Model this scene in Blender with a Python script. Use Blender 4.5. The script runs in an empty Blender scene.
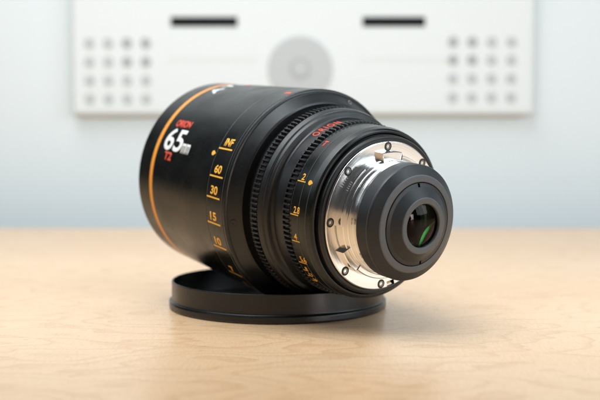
import bpy, bmesh, math, random
import numpy as np
from mathutils import Matrix, Vector
from mathutils.noise import noise as pnoise

random.seed(7)
scn = bpy.context.scene
C = scn.collection
R = math.radians
MM = 0.001

# ------------------------------------------------------------------ camera
CAM_H, CAM_PITCH, F_PX = 93.72, 3.5577, 1011.1      # millimetres above the table, degrees down, focal length in 600-px units
cam = bpy.data.cameras.new('camera')
cam.sensor_width = 36
cam.lens = F_PX / 600 * 36
cam.clip_start, cam.clip_end = 0.01, 50
cam.dof.use_dof = True
cam.dof.focus_distance = 0.476
cam.dof.aperture_fstop = 7.5
cam.dof.aperture_blades = 9
co = bpy.data.objects.new('camera', cam)
C.objects.link(co)
co.location = (0, 0, CAM_H * MM)
co.rotation_euler = (R(90 - CAM_PITCH), 0, 0)
scn.camera = co

# ------------------------------------------------------------------ world, lamps, exposure
w = bpy.data.worlds.new('World')
scn.world = w
w.use_nodes = True
bg = w.node_tree.nodes['Background']
bg.inputs[0].default_value = (0.86, 0.93, 1.0, 1)
bg.inputs[1].default_value = 0.05

def area(name, loc, target, sx, sy, power, col=(1, 1, 1)):
    l = bpy.data.lights.new(name, 'AREA')
    l.shape = 'RECTANGLE'; l.size = sx; l.size_y = sy; l.energy = power; l.color = col
    o = bpy.data.objects.new(name, l); C.objects.link(o)
    o.location = loc
    o.rotation_euler = (Vector(target) - Vector(loc)).to_track_quat('-Z', 'Y').to_euler()
    return o
area('ceiling_softbox', (-0.30, 0.46, 1.20), (-0.02, 0.50, 0.0), 1.1, 0.8, 13.4, (0.96, 0.985, 1.0))
area('window_light', (1.3, 0.15, 0.62), (0.05, 0.5, 0.05), 0.8, 0.9, 9.0, (0.80, 0.92, 1.0))
area('glass_spot_fill', (1.03, -0.45, 0.14), (0.05, 0.46, 0.06), 0.15, 0.28, 2.6, (1.0, 0.92, 0.92))  # small unseen lamp added for the pale spot in the rear glass
area('wall_fill', (-0.12, 0.45, 0.34), (-0.08, 1.14, 0.05), 1.0, 0.16, 2.6, (0.84, 0.95, 1.0))  # unseen fill added to brighten the wall

scn.render.engine = 'CYCLES'
scn.view_settings.view_transform = 'Standard'
scn.view_settings.look = 'None'
scn.view_settings.gamma = 1
scn.view_settings.exposure = -0.05
try:
    scn.view_settings.use_curve_mapping = False
except Exception:
    pass

# ------------------------------------------------------------------ materials
def mat(name, col, rough=0.5, metal=0.0, spec=0.5):
    m = bpy.data.materials.new(name); m.use_nodes = True
    b = m.node_tree.nodes['Principled BSDF']
    b.inputs['Base Color'].default_value = (*col, 1)
    b.inputs['Roughness'].default_value = rough
    b.inputs['Metallic'].default_value = metal
    b.inputs['Specular IOR Level'].default_value = spec
    return m

def N(m, t, **kw):
    n = m.node_tree.nodes.new(t)
    for k, v in kw.items():
        setattr(n, k, v)
    return n

def L(m, a, b):
    m.node_tree.links.new(a, b)

def ramp(m, fac, stops):
    r = N(m, 'ShaderNodeValToRGB')
    e = r.color_ramp.elements
    while len(e) < len(stops):
        e.new(0.5)
    for i, (p, c) in enumerate(stops):
        e[i].position = p
        e[i].color = (*c, 1) if len(c) == 3 else c
    L(m, fac, r.inputs[0])
    return r

def black_metal(name, col, rough, bump=0.06, scale=2600, wear=0.2):
    """bead-blasted black anodising: micro grain plus faint handling smudges in the gloss"""
    m = mat(name, col, rough)
    b = m.node_tree.nodes['Principled BSDF']
    tc = N(m, 'ShaderNodeTexCoord')
    n1 = N(m, 'ShaderNodeTexNoise'); n1.inputs['Scale'].default_value = scale; n1.inputs['Detail'].default_value = 2
    n2 = N(m, 'ShaderNodeTexNoise'); n2.inputs['Scale'].default_value = 55; n2.inputs['Detail'].default_value = 6
    L(m, tc.outputs['Object'], n1.inputs[0]); L(m, tc.outputs['Object'], n2.inputs[0])
    bp = N(m, 'ShaderNodeBump'); bp.inputs['Strength'].default_value = bump; bp.inputs['Distance'].default_value = 0.0002
    L(m, n1.outputs[0], bp.inputs['Height']); L(m, bp.outputs[0], b.inputs['Normal'])
    mr = N(m, 'ShaderNodeMapRange')
    mr.inputs[1].default_value = 0.3; mr.inputs[2].default_value = 0.7
    mr.inputs[3].default_value = rough - wear / 2; mr.inputs[4].default_value = rough + wear / 2
    L(m, n2.outputs[0], mr.inputs[0]); L(m, mr.outputs[0], b.inputs['Roughness'])
    # pale dust specks
    v = N(m, 'ShaderNodeTexVoronoi'); v.inputs['Scale'].default_value = 420
    L(m, tc.outputs['Object'], v.inputs[0])
    lt = N(m, 'ShaderNodeMath', operation='LESS_THAN'); lt.inputs[1].default_value = 0.05
    L(m, v.outputs['Distance'], lt.inputs[0])
    sep = N(m, 'ShaderNodeSeparateColor'); L(m, v.outputs['Color'], sep.inputs[0])
    gt = N(m, 'ShaderNodeMath', operation='GREATER_THAN'); gt.inputs[1].default_value = 0.9
    L(m, sep.outputs[0], gt.inputs[0])
    mu = N(m, 'ShaderNodeMath', operation='MULTIPLY'); L(m, lt.outputs[0], mu.inputs[0]); L(m, gt.outputs[0], mu.inputs[1])
    mx = N(m, 'ShaderNodeMix', data_type='RGBA')
    mx.inputs[6].default_value = (*col, 1); mx.inputs[7].default_value = (0.12, 0.12, 0.115, 1)
    L(m, mu.outputs[0], mx.inputs[0]); L(m, mx.outputs[2], b.inputs['Base Color'])
    return m

M = {}
M['barrel'] = black_metal('black_barrel_anodising', (0.0035, 0.0045, 0.004), 0.31)
M['black'] = black_metal('black_anodising', (0.008, 0.0085, 0.0092), 0.36)
M['gear'] = black_metal('black_gear', (0.016, 0.0165, 0.018), 0.40)
M['cap'] = black_metal('black_cap_aluminium', (0.010, 0.010, 0.0102), 0.31)
M['rear'] = black_metal('matt_black_rear', (0.013, 0.0155, 0.019), 0.44)
M['satin_grey'] = black_metal('satin_dark_grey', (0.098, 0.104, 0.112), 0.5)  # paler satin grey for the flat rear rings and thin edge rings
M['bore'] = mat('black_bore', (0.004, 0.004, 0.004), 0.7, spec=0.2)
M['orange'] = mat('orange_paint', (0.86, 0.33, 0.045), 0.5)
M['yellow'] = mat('amber_paint', (0.98, 0.50, 0.05), 0.55)
M['red'] = mat('red_paint', (0.78, 0.075, 0.035), 0.55)
M['white'] = mat('white_paint', (0.82, 0.82, 0.80), 0.55)
M['socket'] = mat('black_socket', (0.006, 0.006, 0.006), 0.5)
M['steel'] = mat('screw_steel', (0.62, 0.60, 0.57), 0.25, metal=1.0)
M['blackscrew'] = mat('black_screw', (0.02, 0.02, 0.02), 0.32)

def silver():
    m = mat('turned_stainless_steel', (0.90, 0.885, 0.87), 0.16, metal=1.0)
    b = m.node_tree.nodes['Principled BSDF']
    b.inputs['Anisotropic'].default_value = 0.5; b.inputs['Anisotropic Rotation'].default_value = 0.25
    tan = N(m, 'ShaderNodeTangent', direction_type='RADIAL', axis='Z')
    L(m, tan.outputs[0], b.inputs['Tangent'])
    tc = N(m, 'ShaderNodeTexCoord')
    sx = N(m, 'ShaderNodeSeparateXYZ'); L(m, tc.outputs['Object'], sx.inputs[0])
    # turning rings: radius about the lens axis (local y is lifted by BASE)
    sb = N(m, 'ShaderNodeMath', operation='SUBTRACT'); L(m, sx.outputs[1], sb.inputs[0]); sb.inputs[1].default_value = 57.34 * MM
    cb = N(m, 'ShaderNodeCombineXYZ'); L(m, sx.outputs[0], cb.inputs[0]); L(m, sb.outputs[0], cb.inputs[1])
    ln = N(m, 'ShaderNodeVectorMath', operation='LENGTH'); L(m, cb.outputs[0], ln.inputs[0])
    ad = N(m, 'ShaderNodeMath', operation='ADD'); L(m, ln.outputs['Value'], ad.inputs[0]); L(m, sx.outputs[2], ad.inputs[1])
    n = N(m, 'ShaderNodeTexNoise', noise_dimensions='1D'); n.inputs['Scale'].default_value = 2600; n.inputs['Detail'].default_value = 3
    L(m, ad.outputs[0], n.inputs['W'])
    bp = N(m, 'ShaderNodeBump'); bp.inputs['Strength'].default_value = 0.10; bp.inputs['Distance'].default_value = 0.0002
    L(m, n.outputs[0], bp.inputs['Height']); L(m, bp.outputs[0], b.inputs['Normal'])
    return m
M['silver'] = silver()

def lens_glass(name, tint, ior=1.5, refl=1.0):
    """a coated lens surface: clear straight through, tinted Fresnel reflection"""
    m = bpy.data.materials.new(name); m.use_nodes = True
    nt = m.node_tree; nt.nodes.clear()
    out = N(m, 'ShaderNodeOutputMaterial'); tr = N(m, 'ShaderNodeBsdfTransparent'); gl = N(m, 'ShaderNodeBsdfGlossy')
    tr.inputs[0].default_value = (0.93, 0.97, 0.93, 1)
    gl.inputs['Color'].default_value = (*tint, 1); gl.inputs['Roughness'].default_value = 0.02
    fr = N(m, 'ShaderNodeFresnel'); fr.inputs[0].default_value = ior
    mx = N(m, 'ShaderNodeMixShader')
    L(m, fr.outputs[0], mx.inputs[0]); L(m, tr.outputs[0], mx.inputs[1]); L(m, gl.outputs[0], mx.inputs[2]); L(m, mx.outputs[0], out.inputs[0])
    return m
M['glass'] = lens_glass('coated_rear_glass', (1.0, 0.86, 0.86), 1.24)
M['glass_green'] = lens_glass('green_coated_glass', (0.25, 0.85, 0.22), 1.4)
M['green_reflection'] = mat('green_coating_reflection', (0.07, 0.85, 0.15), 0.45)  # coating reflection put into a plain green colour

def wood():
    m = mat('maple_veneer', (0.6, 0.42, 0.25), 0.3, spec=0.5)
    b = m.node_tree.nodes['Principled BSDF']
    b.inputs['Coat Weight'].default_value = 0.26; b.inputs['Coat Roughness'].default_value = 0.16
    tc = N(m, 'ShaderNodeTexCoord')
    def mapped(sx, sy, rot=0.0):
        mp = N(m, 'ShaderNodeMapping'); mp.inputs['Scale'].default_value = (sx, sy, 1); mp.inputs['Rotation'].default_value = (0, 0, rot)
        L(m, tc.outputs['Object'], mp.inputs[0]); return mp
    # growth-ring contours of a rotary-cut sheet: iso-lines of a soft stretched noise
    a = mapped(2.6, 6.5, 0.25)
    n = N(m, 'ShaderNodeTexNoise'); n.inputs['Scale'].default_value = 2.3; n.inputs['Detail'].default_value = 3.5; n.inputs['Roughness'].default_value = 0.45
    L(m, a.outputs[0], n.inputs[0])
    mu = N(m, 'ShaderNodeMath', operation='MULTIPLY'); mu.inputs[1].default_value = 19.0; L(m, n.outputs[0], mu.inputs[0])
    fr = N(m, 'ShaderNodeMath', operation='FRACT'); L(m, mu.outputs[0], fr.inputs[0])
    r1 = ramp(m, fr.outputs[0], [(0.0, (0.0,)*3), (0.6, (0.12,)*3), (0.92, (1,)*3), (1.0, (0,)*3)])
    # broad tone
    n2 = N(m, 'ShaderNodeTexNoise'); n2.inputs['Scale'].default_value = 5; n2.inputs['Detail'].default_value = 3
    L(m, mapped(1.0, 2.2, 0.2).outputs[0], n2.inputs[0])
    # short fibres and pores
    n3 = N(m, 'ShaderNodeTexNoise'); n3.inputs['Scale'].default_value = 95; n3.inputs['Detail'].default_value = 4; n3.inputs['Roughness'].default_value = 0.7
    L(m, mapped(9.0, 1.6, -0.15).outputs[0], n3.inputs[0])
    v = N(m, 'ShaderNodeTexVoronoi'); v.inputs['Scale'].default_value = 62; v.inputs['Randomness'].default_value = 1
    L(m, mapped(1.0, 3.2, 0.5).outputs[0], v.inputs[0])
    fl = ramp(m, v.outputs['Distance'], [(0.05, (1,)*3), (0.13, (0,)*3)])
    sep = N(m, 'ShaderNodeSeparateColor'); L(m, v.outputs['Color'], sep.inputs[0])
    gt = N(m, 'ShaderNodeMath', operation='GREATER_THAN'); gt.inputs[1].default_value = 0.80; L(m, sep.outputs[0], gt.inputs[0])
    fk = N(m, 'ShaderNodeMath', operation='MULTIPLY'); L(m, fl.outputs[0], fk.inputs[0]); L(m, gt.outputs[0], fk.inputs[1])
    base = ramp(m, n2.outputs[0], [(0.3, (0.87, 0.60, 0.375)), (0.7, (0.84, 0.55, 0.315))])
    def mixc(fac, k, ca, cb):
        q = N(m, 'ShaderNodeMath', operation='MULTIPLY'); q.inputs[1].default_value = k; L(m, fac, q.inputs[0])
        x = N(m, 'ShaderNodeMix', data_type='RGBA'); L(m, q.outputs[0], x.inputs[0]); L(m, ca, x.inputs[6]); x.inputs[7].default_value = (*cb, 1)
        return x.outputs[2]
    c = mixc(r1.outputs[0], 0.38, base.outputs[0], (0.58, 0.30, 0.12))
    r3 = ramp(m, n3.outputs[0], [(0.42, (0,)*3), (0.75, (1,)*3)])
    c = mixc(r3.outputs[0], 0.30, c, (0.46, 0.27, 0.125))
    c = mixc(fk.outputs[0], 0.55, c, (0.36, 0.19, 0.085))
    L(m, c, b.inputs['Base Color'])
    rr = N(m, 'ShaderNodeMapRange'); rr.inputs[3].default_value = 0.30; rr.inputs[4].default_value = 0.42
    L(m, n3.outputs[0], rr.inputs[0]); L(m, rr.outputs[0], b.inputs['Roughness'])
    bp = N(m, 'ShaderNodeBump'); bp.inputs['Strength'].default_value = 0.12; bp.inputs['Distance'].default_value = 0.0004
    L(m, n3.outputs[0], bp.inputs['Height']); L(m, bp.outputs[0], b.inputs['Normal'])
    return m
M['wood'] = wood()

def wall_paint(name, col, rough=0.7):
    m = mat(name, col, rough)
    b = m.node_tree.nodes['Principled BSDF']
    tc = N(m, 'ShaderNodeTexCoord'); n = N(m, 'ShaderNodeTexNoise'); n.inputs['Scale'].default_value = 900
    L(m, tc.outputs['Object'], n.inputs[0])
    bp = N(m, 'ShaderNodeBump'); bp.inputs['Strength'].default_value = 0.15; bp.inputs['Distance'].default_value = 0.0005
    L(m, n.outputs[0], bp.inputs['Height']); L(m, bp.outputs[0], b.inputs['Normal'])
    return m
M['wall'] = wall_paint('pale_blue_grey_wall', (0.79, 0.85, 0.87))
M['panel'] = wall_paint('white_panel', (0.79, 0.825, 0.83), 0.5)
M['panel_grey'] = mat('light_grey_plastic', (0.54, 0.56, 0.565), 0.5)
M['panel_dark'] = mat('dark_display', (0.006, 0.006, 0.006), 0.6, spec=0.15)
M['button_dark'] = mat('dark_grey_button', (0.43, 0.445, 0.45), 0.5)
M['button_pale'] = mat('mid_grey_button', (0.54, 0.56, 0.565), 0.5)

# ------------------------------------------------------------------ object helpers
def tag(o, label=None, cat=None, group=None, kind=None):
    if label: o['label'] = label
    if cat: o['category'] = cat
    if group: o['group'] = group
    if kind: o['kind'] = kind
    return o

def link(name, me, m, parent=None):
    o = bpy.data.objects.new(name, me)
    C.objects.link(o)
    if m is not None:
        me.materials.clear(); me.materials.append(m)
    if parent is not None:
        o.parent = parent
    return o

def empty(name, loc, rot=None):
    o = bpy.data.objects.new(name, None)
    o.empty_display_size = 0.02
    C.objects.link(o)
    o.matrix_world = Matrix.Translation(loc) @ (rot.to_4x4() if rot else Matrix())
    return o

BASE = 57.34                                         # lens axis sits this far above the lens empty, along local y

def pt(s, r, ph, lift=BASE):
    """lens coordinates (mm along the axis, mm radius, degrees) -> local metres"""
    return (r * math.cos(R(ph)) * MM, (r * math.sin(R(ph)) + lift) * MM, s * MM)

def rounded(prof, c):
    """round each profile corner and add holding loops beside it"""
    out = []
    n = len(prof)
    for i, p in enumerate(prof):
        if i in (0, n - 1):
            out.append(p); continue
        a, b = Vector(prof[i - 1]), Vector(prof[i + 1]); q = Vector(p)
        d1, d2 = a - q, b - q
        l1, l2 = d1.length, d2.length
        if l1 < 1e-6 or l2 < 1e-6:
            out.append(p); continue
        d1 /= l1; d2 /= l2
        ang = math.pi - d1.angle(d2)
        if ang < R(12):
            out.append(p); continue
        k = min(c, 0.3 * l1, 0.3 * l2)
        e1, e2 = q + d1 * k, q + d2 * k
        out.append(tuple(q + d1 * min(k * 1.5, 0.45 * l1)))
        for t in (0, 0.33, 0.67, 1):
            out.append(tuple(e1 * (1 - t) ** 2 + q * 2 * t * (1 - t) + e2 * t ** 2))
        out.append(tuple(q + d2 * min(k * 1.5, 0.45 * l2)))
    return out

def lathe(prof, seg=192, c=0.25, lift=BASE, ph0=0, ph1=360, skip=None, smooth=True):
    """surface of revolution about the axis from a profile of (s, r) in mm"""
    pr = rounded(prof, c) if c else list(prof)
    full = abs(ph1 - ph0 - 360) < 1e-6
    nn = seg if full else seg + 1
    verts = [pt(s, r, ph0 + (ph1 - ph0) * j / seg, lift) for j in range(nn) for (s, r) in pr]
    K = len(pr)
    faces = []
    for j in range(seg):
        j2 = (j + 1) % nn if full else j + 1
        pm = ph0 + (ph1 - ph0) * (j + 0.5) / seg
        for i in range(K - 1):
            if skip and skip((pr[i][0] + pr[i + 1][0]) / 2, (pr[i][1] + pr[i + 1][1]) / 2, pm):
                continue
            faces.append((j * K + i, j * K + i + 1, j2 * K + i + 1, j2 * K + i))
    me = bpy.data.meshes.new('turned')
    me.from_pydata(verts, [], faces)
    bm = bmesh.new(); bm.from_mesh(me)
    bmesh.ops.remove_doubles(bm, verts=bm.verts, dist=1e-8)
    bmesh.ops.recalc_face_normals(bm, faces=bm.faces)
    for f in bm.faces:
        f.smooth = smooth
    bm.to_mesh(me); bm.free()
    return me

def gear_mesh(s0, s1, r_out, depth, n, r_in):
    """a 0.8 module follow gear: trapezoid teeth, chamfered at both rims"""
    prof = [(-0.50, 0), (-0.30, 0), (-0.235, 0.45), (-0.16, 0.9), (-0.12, 1), (0.12, 1), (0.16, 0.9), (0.235, 0.45), (0.30, 0)]
    loop = []
    for t in range(n):
        for (x, k) in prof[:-1] + [prof[-1]]:
            loop.append(((t + 0.5 + x) / n * 360, k))
    m = len(loop)
    rings = [(s0, r_in, False), (s0, 0.0, 0.45), (s0 + 0.45, 0.0, 1.0), (s1 - 0.45, 0.0, 1.0), (s1, 0.0, 0.45), (s1, r_in, False)]
    verts, faces = [], []
    rb = r_out - depth
    for (s, rr, f) in rings:
        for (ph, k) in loop:
            r = rr if rr else rb + depth * k * (1.0 if f == 1.0 else 0.72)
            verts.append(pt(s, r, ph))
    for q in range(len(rings) - 1):
        for i in range(m):
            j = (i + 1) % m
            faces.append((q * m + i, q * m + j, (q + 1) * m + j, (q + 1) * m + i))
    me = bpy.data.meshes.new('gear'); me.from_pydata(verts, [], faces)
    bm = bmesh.new(); bm.from_mesh(me); bmesh.ops.recalc_face_normals(bm, faces=bm.faces); bm.to_mesh(me); bm.free()
    return me

def text_flat(body, bold=0.0, space=1.0):
    cu = bpy.data.curves.new('text', 'FONT'); cu.body = body; cu.size = 1.0; cu.offset = bold; cu.resolution_u = 5
    cu.space_character = space
    o = bpy.data.objects.new('text', cu); C.objects.link(o)
    dg = bpy.context.evaluated_depsgraph_get()
    me = bpy.data.meshes.new_from_object(o.evaluated_get(dg))
    bpy.data.objects.remove(o); bpy.data.curves.remove(cu)
    return me

def wrap(me, to3, wx, wy, x0=None):
    """fit a flat mesh into a wx by wy box, slice it finely and roll it through to3(x, y, up)"""
    bm = bmesh.new(); bm.from_mesh(me)
    xs = [v.co.x for v in bm.verts]; ys = [v.co.y for v in bm.verts]
    ax, bx, ay, by = min(xs), max(xs), min(ys), max(ys)
    for v in bm.verts:
        v.co.x = (v.co.x - ax) / max(bx - ax, 1e-9) * wx
        v.co.y = (v.co.y - ay) / max(by - ay, 1e-9) * wy
        v.co.z = 0
    for axis, ln in ((0, wx), (1, wy)):
        k = max(1, int(ln / 1.2))
        for i in range(1, k):
            nrm = Vector((1, 0, 0)) if axis == 0 else Vector((0, 1, 0))
            bmesh.ops.bisect_plane(bm, geom=bm.verts[:] + bm.edges[:] + bm.faces[:], plane_co=nrm * (ln * i / k), plane_no=nrm, dist=1e-6)
    bmesh.ops.triangulate(bm, faces=bm.faces[:])
    r = bmesh.ops.extrude_face_region(bm, geom=bm.faces[:])
    up = {v for v in r['geom'] if isinstance(v, bmesh.types.BMVert)}
    for v in bm.verts:
        v.co = Vector(to3(v.co.x, v.co.y, 0.07 if v in up else -0.05))
    bmesh.ops.recalc_face_normals(bm, faces=bm.faces)
    out = bpy.data.meshes.new('print'); bm.to_mesh(out); bm.free()
    bpy.data.meshes.remove(me)
    return out

def rect_mesh():
    me = bpy.data.meshes.new('rect'); me.from_pydata([(0, 0, 0), (1, 0, 0), (1, 1, 0), (0, 1, 0)], [], [(0, 1, 2, 3)]); return me

def index_mark_mesh():
    """the bulb-shaped index mark: round with a pointed end to the right"""
    vs = [(math.cos(a), math.sin(a), 0) for a in [R(40 + 280 * i / 18) for i in range(19)]] + [(1.55, 0, 0)]
    me = bpy.data.meshes.new('mark'); me.from_pydata(vs, [], [tuple(range(len(vs)))]); return me

# ------------------------------------------------------------------ the room: wall and table
def box_mesh(x0, x1, y0, y1, z0, z1, bevel=0.0, seg=2):
    bm = bmesh.new(); bmesh.ops.create_cube(bm, size=1)
    for v in bm.verts:
        v.co = Vector((x0 + (v.co.x + .5) * (x1 - x0), y0 + (v.co.y + .5) * (y1 - y0), z0 + (v.co.z + .5) * (z1 - z0)))
    if bevel:
        bmesh.ops.bevel(bm, geom=bm.edges[:], offset=bevel, segments=seg, affect='EDGES', profile=0.5)
    me = bpy.data.meshes.new('box'); bm.to_mesh(me); bm.free(); return me

WALL_Y = 1.14
wall = tag(link('wall', box_mesh(-0.62, 1.3, WALL_Y, WALL_Y + 0.1, -0.75, 1.7), M['wall']), kind='structure')
table = link('wooden_table', box_mesh(-0.95, 0.95, -0.35, 1.041, -0.028, 0.0, 0.0025), M['wood'])
tag(table, 'light maple wooden table top under the lens and its cap', 'table')

# ------------------------------------------------------------------ the lens cap, lying open side up
cap = empty('lens_cap', (-12.415 * MM, 560.62 * MM, 0))
tag(cap, 'shallow round black lens cap lying open side up under the lens', 'lens cap')
CAP_H = 15.0
def cap_lathe(prof, seg=256, c=0.3):
    me = lathe([(z, r) for (r, z) in prof], seg, c, lift=0)
    return me                                        # local axis is z already (s -> z)
link('cap_wall', cap_lathe([(60.17, 4.2), (59.0, 4.3), (58.75, 4.9), (58.75, CAP_H - 0.05), (57.75, CAP_H), (57.7, 3.2), (57.6, 2.0)]), M['cap'], cap)
link('base_lip', cap_lathe([(59.0, 4.25), (60.0, 3.9), (60.2, 3.4), (60.2, 0.9), (59.6, 0.05), (58.0, 0.0), (0.01, 0.0)]), M['cap'], cap)
link('cap_floor', cap_lathe([(57.65, 2.0), (54.0, 1.9), (53.5, 1.5), (0.01, 1.5)]), M['cap'], cap)

# ------------------------------------------------------------------ the lens
yaw, tilt = R(37.914), R(6.628)
ax = Vector((math.sin(yaw) * math.cos(tilt), -math.cos(yaw) * math.cos(tilt), -math.sin(tilt)))
ux = ax.cross(Vector((0, 0, 1))).normalized()
vx = ux.cross(ax).normalized()
rot = Matrix((ux, vx, ax)).transposed()
P0 = Vector((7.27, 533.919, 61.84)) * MM
lens = empty('camera_lens', P0 - vx * BASE * MM, rot)
tag(lens, 'black cinema lens with silver mount, orange ring and 65 mm marking, resting on its cap', 'lens')

def rb(s):
    return 53.85 + (s + 81.7) * 3.49 / 81.7
def lp(name, me, m, parent=lens):
    return link(name, me, m, parent)

# front barrel with its painted ring
barrel = lp('front_barrel', lathe([(-92.0, 44.0), (-92.4, 49.0), (-93.3, 50.6), (-93.3, rb(-93.2) - 0.5), (-92.8, rb(-93.2)), (-79.9, rb(-79.9)), (-79.8, rb(-79.8) - .25),
                                   (-76.5, rb(-76.5) - .25), (-76.4, rb(-76.4)), (-16.6, rb(-16.6)), (-16.5, rb(-16.6) - 0.5)], 256, 0.15), M['barrel'])
lp('accent_ring', lathe([(-79.85, rb(-79.8) - .35), (-79.8, rb(-79.8) - 0.02), (-76.5, rb(-76.5) - 0.02), (-76.45, rb(-76.5) - .35)], 256, 0.05), M['orange'])
lp('front_element', lathe([(-84.0, 44.0), (-87.5, 36.0), (-89.5, 24.0), (-90.5, 10.0), (-90.7, 0.01)], 128, 0), M['glass_green'])
lp('front_bore', lathe([(-92.1, 44.2), (-84.0, 44.0), (-60.0, 40.0), (-40.0, 20.0), (-40.0, 0.01)], 96, 0), M['bore'])
scale_ring = lp('focus_scale_ring', lathe([(-16.4, rb(-16.4) - 0.6), (-16.35, rb(-16.4) - 0.1), (-16.1, rb(-16.1)), (-1.6, rb(-1.6)), (-1.4, rb(-1.4) - .4), (-1.2, rb(-1.2) - .4), (-1.0, rb(-1.0) - 0.05), (-0.1, 57.3)], 256, 0.1), M['barrel'])
flange = lp('rear_flange', lathe([(-0.1, 57.3), (0.5, 57.3), (1.1, 56.7), (1.3, 55.9), (1.15, 55.6), (1.35, 55.3), (6.0, 51.2), (6.6, 50.3), (6.2, 48.6), (6.2, 46.5)], 256, 0.22), M['black'])
neck = lp('neck_ring', lathe([(6.2, 46.6), (10.2, 46.8), (10.3, 48.0), (10.6, 48.5), (12.2, 48.5), (12.3, 47.2)], 192, 0.3), M['black'])
lp('focus_gear', gear_mesh(12.0, 17.2, 49.75, 1.75, 126, 46.0), M['gear'])
mid = lp('name_ring', lathe([(17.1, 47.2), (17.3, 49.0), (18.0, 49.2), (20.6, 48.4), (20.9, 47.6), (22.6, 47.0), (23.0, 44.8), (23.6, 44.2), (24.2, 43.9), (30.9, 43.5), (31.0, 42.2)], 192, 0.25), M['black'])
lp('iris_gear', gear_mesh(30.9, 35.9, 44.25, 1.7, 108, 41.0), M['gear'])
iris = lp('iris_scale_ring', lathe([(35.8, 41.5), (35.95, 42.9), (36.2, 43.1), (41.9, 43.0), (42.0, 42.75), (42.2, 42.75), (42.3, 42.95), (47.2, 42.9), (47.5, 42.85), (50.4, 42.2), (51.2, 41.2), (51.3, 40.2), (50.6, 39.6), (50.6, 38.4)], 224, 0.2), M['barrel'])
lp('mount_seat_ring', lathe([(50.6, 38.6), (50.8, 38.9), (53.0, 39.3), (53.6, 39.2), (54.3, 38.6), (54.4, 37.4), (54.0, 36.6)], 192, 0.2), M['black'])

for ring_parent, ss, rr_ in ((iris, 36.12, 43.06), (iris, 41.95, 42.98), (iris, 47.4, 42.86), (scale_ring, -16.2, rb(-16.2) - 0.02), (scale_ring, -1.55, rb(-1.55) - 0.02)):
    lp('worn_highlight_edge', lathe([(ss - 0.13, rr_ - 0.05), (ss - 0.08, rr_ + 0.06), (ss + 0.08, rr_ + 0.06), (ss + 0.13, rr_ - 0.05)], 224, 0), M['satin_grey'], ring_parent)  # edge highlights put into paler rings, along with wear
# screws in the rear flange (three) and in the mount (eight)
def screw_meshes(rad, h):
    head = bmesh.new()
    n = 28
    def ring(r, z, hexa=False):
        out = []
        for i in range(n):
            a = 2 * math.pi * i / n
            k = r
            if hexa:
                k = r * math.cos(math.pi / 6) / math.cos((a % (math.pi / 3)) - math.pi / 6)
            out.append(head.verts.new((k * math.cos(a) * MM, k * math.sin(a) * MM, z * MM)))
        return out
    rs = [ring(rad, -0.6), ring(rad, h * 0.7), ring(rad * 0.9, h), ring(rad * 0.56, h, True)]
    for a, b in zip(rs, rs[1:]):
        for i in range(n):
            head.faces.new((a[i], a[(i + 1) % n], b[(i + 1) % n], b[i]))
    me1 = bpy.data.meshes.new('screw_head')
    bmesh.ops.recalc_face_normals(head, faces=head.faces); head.to_mesh(me1); head.free()
    s = bmesh.new()
    def ring2(r, z):
        return [s.verts.new((r * math.cos(math.pi / 6) / math.cos(((2 * math.pi * i / n) % (math.pi / 3)) - math.pi / 6) * math.cos(2 * math.pi * i / n) * MM,
                             r * math.cos(math.pi / 6) / math.cos(((2 * math.pi * i / n) % (math.pi / 3)) - math.pi / 6) * math.sin(2 * math.pi * i / n) * MM, z * MM)) for i in range(n)]
    a, b = ring2(rad * 0.56, h), ring2(rad * 0.56, h - 0.9)
    for i in range(n):
        s.faces.new((a[i], a[(i + 1) % n], b[(i + 1) % n], b[i]))
    s.faces.new(b)
    me2 = bpy.data.meshes.new('hex_socket'); bmesh.ops.recalc_face_normals(s, faces=s.faces); s.to_mesh(me2); s.free()
    # the dark countersink gap round the head
    me3 = bpy.data.meshes.new('gap')
    vs = []
    for r in (rad * 0.86, rad * 1.38):
        vs += [(r * math.cos(2 * math.pi * i / n) * MM, r * math.sin(2 * math.pi * i / n) * MM, (h + 0.02 if r < rad else 0.05) * MM) for i in range(n)]
    me3.from_pydata(vs, [], [(i, (i + 1) % n, n + (i + 1) % n, n + i) for i in range(n)])
    return me1, me2, me3

def place_screw(ms, s, r, ph, nrm, parent, mh, gap=None, lbl=None):
    z = Vector(nrm).normalized(); x = Vector((-math.sin(R(ph)), math.cos(R(ph)), 0)); y = z.cross(x)
    mtx = Matrix.Translation(pt(s, r, ph)) @ Matrix((x, y, z)).transposed().to_4x4()
    o = bpy.data.objects.new('screw', ms[0]); C.objects.link(o); o.parent = parent; o.matrix_local = mtx
    if not ms[0].materials: ms[0].materials.append(mh)
    k = bpy.data.objects.new('hex_socket', ms[1]); C.objects.link(k); k.parent = o
    if not ms[1].materials: ms[1].materials.append(M['socket'])
    if gap:
        g = bpy.data.objects.new('countersink', ms[2]); C.objects.link(g); g.parent = o
        if not ms[2].materials: ms[2].materials.append(gap)
    return o
fs1 = screw_meshes(1.5, 0.25); fs2 = screw_meshes(1.5, 0.25)
for i, ph in enumerate((108.4, -11.1, 228.6)):
    nr = (math.cos(R(ph)) * 0.66, math.sin(R(ph)) * 0.66, 0.75)
    place_screw(fs1 if i == 0 else fs2, 3.3, 53.6, ph, nr, flange, M['steel'] if i == 0 else M['blackscrew'], M['socket'])

# silver mount
SECTORS = [(-30, -6, 28.5), (-54, -30, 31.5), (-103, -54, 30.5), (-127, -103, 28.5), (-6, 30, 30.5), (30, 53, 30.5), (53, 77, 28.5), (77, 100, 32.0), (100, 141, 30.5), (141, 165, 28.5), (165, 188, 32.0), (188, 233, 30.5)]
def sector_r(ph):
    for a0, a1, r in SECTORS:
        if (ph - a0) % 360 < (a1 - a0):
            return r
    return 30.5

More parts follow.
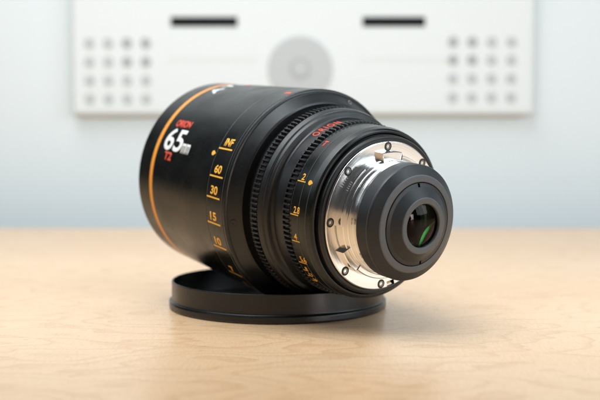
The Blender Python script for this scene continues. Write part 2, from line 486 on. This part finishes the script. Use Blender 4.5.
def sector_ring(s_lo, s_hi, r_in, seg=720, chamfer=0.45):
    """the lug collar: its outer radius steps in and out round the mount, with pockets between the lugs"""
    verts, faces = [], []
    K = 6
    for j in range(seg):
        ph = 360 * j / seg
        ro = sector_r(ph)
        sh = s_hi if ro > 29 else s_hi - 1.0
        if ro > 31: sh = s_hi - 0.5
        for (s, r) in [(s_lo - 0.8, ro), (sh - chamfer, ro), (sh, ro - chamfer), (sh, r_in + 0.25), (s_hi + 0.05, r_in), (s_lo, r_in)]:
            verts.append(pt(s, r, ph))
    for j in range(seg):
        j2 = (j + 1) % seg
        for i in range(K - 1):
            faces.append((j * K + i, j * K + i + 1, j2 * K + i + 1, j2 * K + i))
    me = bpy.data.meshes.new('collar'); me.from_pydata(verts, [], faces)
    bm = bmesh.new(); bm.from_mesh(me); bmesh.ops.recalc_face_normals(bm, faces=bm.faces); bm.to_mesh(me); bm.free()
    me.polygons.foreach_set('use_smooth', [True] * len(me.polygons))
    me.set_sharp_from_angle(angle=R(28))
    return me
def notch(s, r, ph):
    return r > 33.6 and abs((ph + 103 + 180) % 360 - 180) < 4
mount = lp('mount_flange', lathe([(53.6, 36.6), (54.6, 36.75), (55.0, 36.7), (55.4, 36.3), (55.4, 33.7), (55.4, 31.0), (55.2, 27.0)], 360, 0.12, skip=notch), M['silver'])
lp('flange_notch', lathe([(53.9, 36.5), (53.8, 33.7), (55.38, 33.55)], 12, 0, ph0=-107.5, ph1=-98.5), M['silver'], mount)
lp('mount_collar', sector_ring(55.4, 59.0, 27.9), M['silver'], mount)
lp('mount_step', lathe([(58.6, 28.35), (61.0, 28.3), (61.4, 28.0), (61.4, 27.1)], 224, 0.2), M['silver'], mount)
lp('mount_tube', lathe([(55.4, 27.3), (61.3, 27.2), (63.2, 27.2), (63.4, 26.7), (64.2, 26.7), (64.4, 27.3), (67.0, 27.3)], 224, 0.15), M['silver'], mount)
M['dark_steel'] = mat('darkened_screw_steel', (0.28, 0.27, 0.26), 0.3, metal=1.0)
ms = screw_meshes(1.65, 0.2)
for k in range(8):
    place_screw(ms, 55.4, 34.1, -2.6 + 45 * k - (1.2 if k % 2 else 0), (0, 0, 1), mount, M['dark_steel'], M['socket'])
# engraved strokes beside the upper-left screw
for k in range(5):
    ph = 36.5 - 2.2 * k
    lp('engraved_stroke', wrap(rect_mesh(), lambda x, y, h, ph=ph: pt(55.4 + h * 0.3 + 0.02, 31.8 + x, ph + y / 0.55), 1.7, 0.22), M['panel_grey'], mount)

# black rear baffle, retaining rings, glass
rearb = lp('rear_baffle', lathe([(66.4, 27.0), (66.5, 27.8), (66.9, 28.0), (73.6, 28.0), (74.7, 27.75), (77.5, 23.4)], 256, 0.28), M['rear'])
lp('worn_highlight_edge', lathe([(73.62, 27.93), (73.7, 28.06), (73.82, 28.04), (73.9, 27.85)], 224, 0), M['satin_grey'], rearb)
lp('baffle_edge_ring', lathe([(77.5, 23.5), (77.9, 23.1), (78.3, 20.5), (78.2, 20.2), (77.0, 20.15)], 224, 0.15), M['satin_grey'], rearb)
def slot(s, r, ph):
    return 17.9 < r < 19.7 and (abs((ph - 85 + 180) % 360 - 180) < 1.6 or abs((ph + 101.7 + 180) % 360 - 180) < 1.6)
lp('retaining_ring', lathe([(76.9, 19.85), (78.2, 19.8), (78.4, 19.6), (78.95, 18.0), (82.1, 13.7), (82.2, 13.4)], 360, 0.12, skip=slot), M['rear'])
lp('slot_floor', lathe([(77.2, 20.2), (77.95, 17.0)], 96, 0), M['bore'])
lp('element_ring', lathe([(82.15, 13.5), (82.5, 13.2), (82.4, 10.75), (82.0, 10.42), (81.0, 10.4)], 192, 0.2), M['satin_grey'])
lp('inner_bore', lathe([(81.0, 10.42), (80.7, 12.6), (78.3, 15.6), (77.6, 16.5), (68.0, 16.0), (67.8, 13.0), (60.0, 12.5), (40.0, 12.0), (40.0, 0.01)], 128, 0.1), M['bore'])
M['green_ring'] = mat('green_reflection_tint', (0.03, 0.055, 0.03), 0.3)  # grey-green reflections between the elements, put into the ring's colour
lp('inner_tint_ring', lathe([(76.6, 15.0), (75.9, 12.8), (75.5, 12.4), (73.0, 11.2), (72.6, 10.4), (70.5, 9.6)], 128, 0.1), M['green_ring'])
lp('rear_element', lathe([(80.9 + math.sqrt(24.2**2 - q*q) - math.sqrt(24.2**2 - 10.35**2), q) for q in (10.35, 9.5, 8.5, 7.5, 6.5, 5.5, 4.5, 3.5, 2.5, 1.5, 0.7, 0.005)], 96, 0), M['glass'])
lp('inner_element', lathe([(66.0, 14.5), (68.2, 11.5), (69.8, 8.0), (70.8, 5.0), (71.2, 2.0), (71.3, 0.005)], 96, 0), M['glass_green'])
# green coating reflection in the rear glass, built as a coloured crescent
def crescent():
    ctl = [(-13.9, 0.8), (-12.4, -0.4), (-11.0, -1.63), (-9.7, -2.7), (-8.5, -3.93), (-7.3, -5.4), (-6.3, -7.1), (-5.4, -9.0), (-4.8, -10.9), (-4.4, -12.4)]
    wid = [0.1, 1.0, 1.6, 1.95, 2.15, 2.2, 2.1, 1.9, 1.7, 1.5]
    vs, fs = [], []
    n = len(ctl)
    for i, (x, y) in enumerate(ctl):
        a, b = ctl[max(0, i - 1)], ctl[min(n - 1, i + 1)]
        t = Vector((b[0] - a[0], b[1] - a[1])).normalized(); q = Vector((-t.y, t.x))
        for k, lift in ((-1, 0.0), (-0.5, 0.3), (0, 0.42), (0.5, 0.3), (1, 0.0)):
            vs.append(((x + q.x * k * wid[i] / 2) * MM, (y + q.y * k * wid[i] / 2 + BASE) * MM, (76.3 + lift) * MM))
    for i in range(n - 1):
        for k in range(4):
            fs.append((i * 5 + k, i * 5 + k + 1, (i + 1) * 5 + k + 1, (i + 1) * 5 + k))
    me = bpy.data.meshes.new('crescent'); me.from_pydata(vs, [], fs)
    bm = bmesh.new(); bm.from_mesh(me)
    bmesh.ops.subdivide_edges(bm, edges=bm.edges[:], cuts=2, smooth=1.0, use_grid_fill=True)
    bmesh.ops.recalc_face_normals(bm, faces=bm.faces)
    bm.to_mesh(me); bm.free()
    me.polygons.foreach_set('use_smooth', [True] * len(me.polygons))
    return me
lp('coating_reflection', crescent(), M['green_reflection'])

# ------------------------------------------------------------------ painted markings
def along(rfun, s0, ph0):
    """text that reads toward the mount, letters standing up along the circumference"""
    def f(x, y, h):
        s = s0 + x; r = rfun(s)
        return pt(s, r + h, ph0 + math.degrees(y / r))
    return f
def around(rfun, s0, ph0):
    """text that reads round the circumference, letter tops toward the front"""
    def f(x, y, h):
        s = s0 - y; r = rfun(s)
        return pt(s, r + h, ph0 + math.degrees(x / r))
    return f
def mark(name, body, fn, wx, wy, m, parent, bold=0.0, space=1.0):
    me = rect_mesh() if body is None else (index_mark_mesh() if body == 'MARK' else text_flat(body, bold, space))
    return lp(name, wrap(me, fn, wx, wy), m, parent)
DEG = 54.5 * math.pi / 180                           # mm per degree on the barrel
mark('focal_length_print', '65', along(rb, -71.6, 18.6), 19.6, 13.2, M['white'], barrel, 0.02, 1.02)
mark('unit_print', 'mm', along(rb, -51.4, 18.6), 8.2, 5.6, M['white'], barrel, 0.02, 1.0)
mark('name_print', 'ORION', along(rb, -69.4, 33.6), 15.6, 4.4, M['red'], barrel, 0.03)
mark('stop_print', 'T2', along(rb, -67.2, 13.0), 8.0, 4.6, M['red'], barrel, 0.03)
mark('maker_print', 'ATLAS', around(rb, -65.0, 63.5), 42.0, 7.0, M['white'], barrel, 0.02, 1.35)
mark('index_dot', 'MARK', along(rb, -20.6, 21.4), 3.6, 2.7, M['yellow'], barrel)
mark('top_mark', None, along(rb, -63.0, 84.0), 5.0, 2.6, M['red'], barrel)
mark('top_mark', None, along(rb, -7.5, 70.8), 4.5, 2.2, M['red'], scale_ring)
for body, ph, wd in (('INF', 26.0, 7.6), ('60', 11.3, 6.6), ('30', 0.5, 6.6), ('15', -13.0, 6.0), ('10', -26.6, 6.0), ('7', -45.0, 3.4), ('5', -58.5, 3.4)):
    mark('distance_tick', None, along(rb, -16.0, ph - 0.4), 12.4, 0.8, M['yellow'], scale_ring)
    mark('distance_number', body, along(rb, -12.9 if wd > 5 else -11.5, ph + 1.5), wd, 4.4, M['yellow'], scale_ring, 0.03)
ri = lambda s: 43.12 - max(0, s - 36.2) * 0.018
for body, ph, wd, k in (('2', 21.4, 2.2, 1), ('2.8', -0.2, 4.4, 1), ('4', -17.7, 2.3, 1), ('5.6', -34.0, 4.4, 1), ('8', -41.0, 1.6, 0.62), ('11', -46.5, 2.4, 0.62), ('16', -52.0, 2.6, 0.62)):
    mark('aperture_tick', None, along(ri, 36.4, ph - 0.3), 5.9 * k, 0.5, M['yellow'], iris)
    mark('aperture_number', body, along(ri, 38.6, ph + 0.9), wd, 3.3 * k, M['yellow'], iris, 0.02)
mark('index_dot', 'MARK', along(ri, 44.3, 20.2), 3.2, 2.5, M['yellow'], iris)
mark('stop_print', 'T', along(ri, 37.2, 48.2), 3.0, 4.0, M['red'], iris, 0.02)
rn = lambda s: 43.9 - (s - 24.2) * 0.06
mark('name_print', 'ORION', around(rn, 29.4, 55.2), 17.5, 4.4, M['red'], mid, 0.015, 1.35)

# ------------------------------------------------------------------ the white panel on the wall behind
PY = WALL_Y - 0.015                                  # front face of the panel
KX = PY / F_PX / math.cos(R(CAM_PITCH)) * 1.0
def wx(px): return (px - 300) * PY / F_PX
def wz(py):
    a = R(CAM_PITCH) + math.atan((py - 200) / F_PX)
    return CAM_H * MM - PY * math.tan(a)
panel = empty('control_panel', (0, WALL_Y, wz(115)))
tag(panel, 'white panel on the wall with dark bars, grey dial and grids of round buttons', 'control panel')
def pp(name, me, m, parent=panel):
    o = link(name, me, m, parent)
    for v in me.vertices:
        v.co -= Vector((0, WALL_Y, wz(115)))
    return o
pp('panel_body', box_mesh(wx(73), wx(533), PY, WALL_Y - 0.004, wz(115), wz(-95), 0.004, 3), M['panel'])
def disc(cx, cz, r, y0, y1, n=48, bev=0.0006):
    bm = bmesh.new()
    bmesh.ops.create_cone(bm, cap_ends=True, segments=n, radius1=r, radius2=r, depth=abs(y1 - y0), matrix=Matrix.Translation((cx, (y0 + y1) / 2, cz)) @ Matrix.Rotation(R(90), 4, 'X'))
    bmesh.ops.bevel(bm, geom=[e for e in bm.edges if e.calc_face_angle(0) > 0.9], offset=bev, segments=2, affect='EDGES')
    me = bpy.data.meshes.new('disc'); bm.to_mesh(me); bm.free(); return me
for x0, x1 in ((172, 238), (362, 424)):
    d = pp('display_bar', box_mesh(wx(x0), wx(x1), PY - 0.001, PY + 0.002, wz(26.5), wz(16.8), 0.0004), M['panel_dark'])
    pp('label_plate', box_mesh(wx(x0 - 2), wx(x0 + 85), PY - 0.0006, PY + 0.002, wz(60), wz(30), 0.0003), M['panel'])
dial = pp('dial', disc(wx(300.3), wz(68.5), 32 * PY / F_PX, PY - 0.002, PY + 0.001, 72), M['panel_grey'])
for r, d in ((10.5, 0.0026), (7.5, 0.0031)):
    o = pp('dial_cap', disc(wx(300.3), wz(68.5), r * PY / F_PX, PY - d, PY - 0.0015, 48, 0.0003), M['button_dark'] if r > 9 else M['panel_grey'])
    o.parent = dial
for cols, rows in (((91, 109.6, 128.2, 146.9), (43, 61.7, 80.2, 98.7)), ((452, 471, 490.4, 510), (41.8, 59.9, 78.4, 97.2))):
    left = cols[0] < 300
    for ci, cx in enumerate(cols):
        inner = (ci >= 2) if left else (ci <= 1)
        for ri_, cy in enumerate(rows):
            m = M['button_dark'] if (ri_ < 2 and inner) else M['button_pale']
            pp('button', disc(wx(cx), wz(cy), 5.3 * PY / F_PX, PY - 0.0012, PY + 0.001, 24), m)
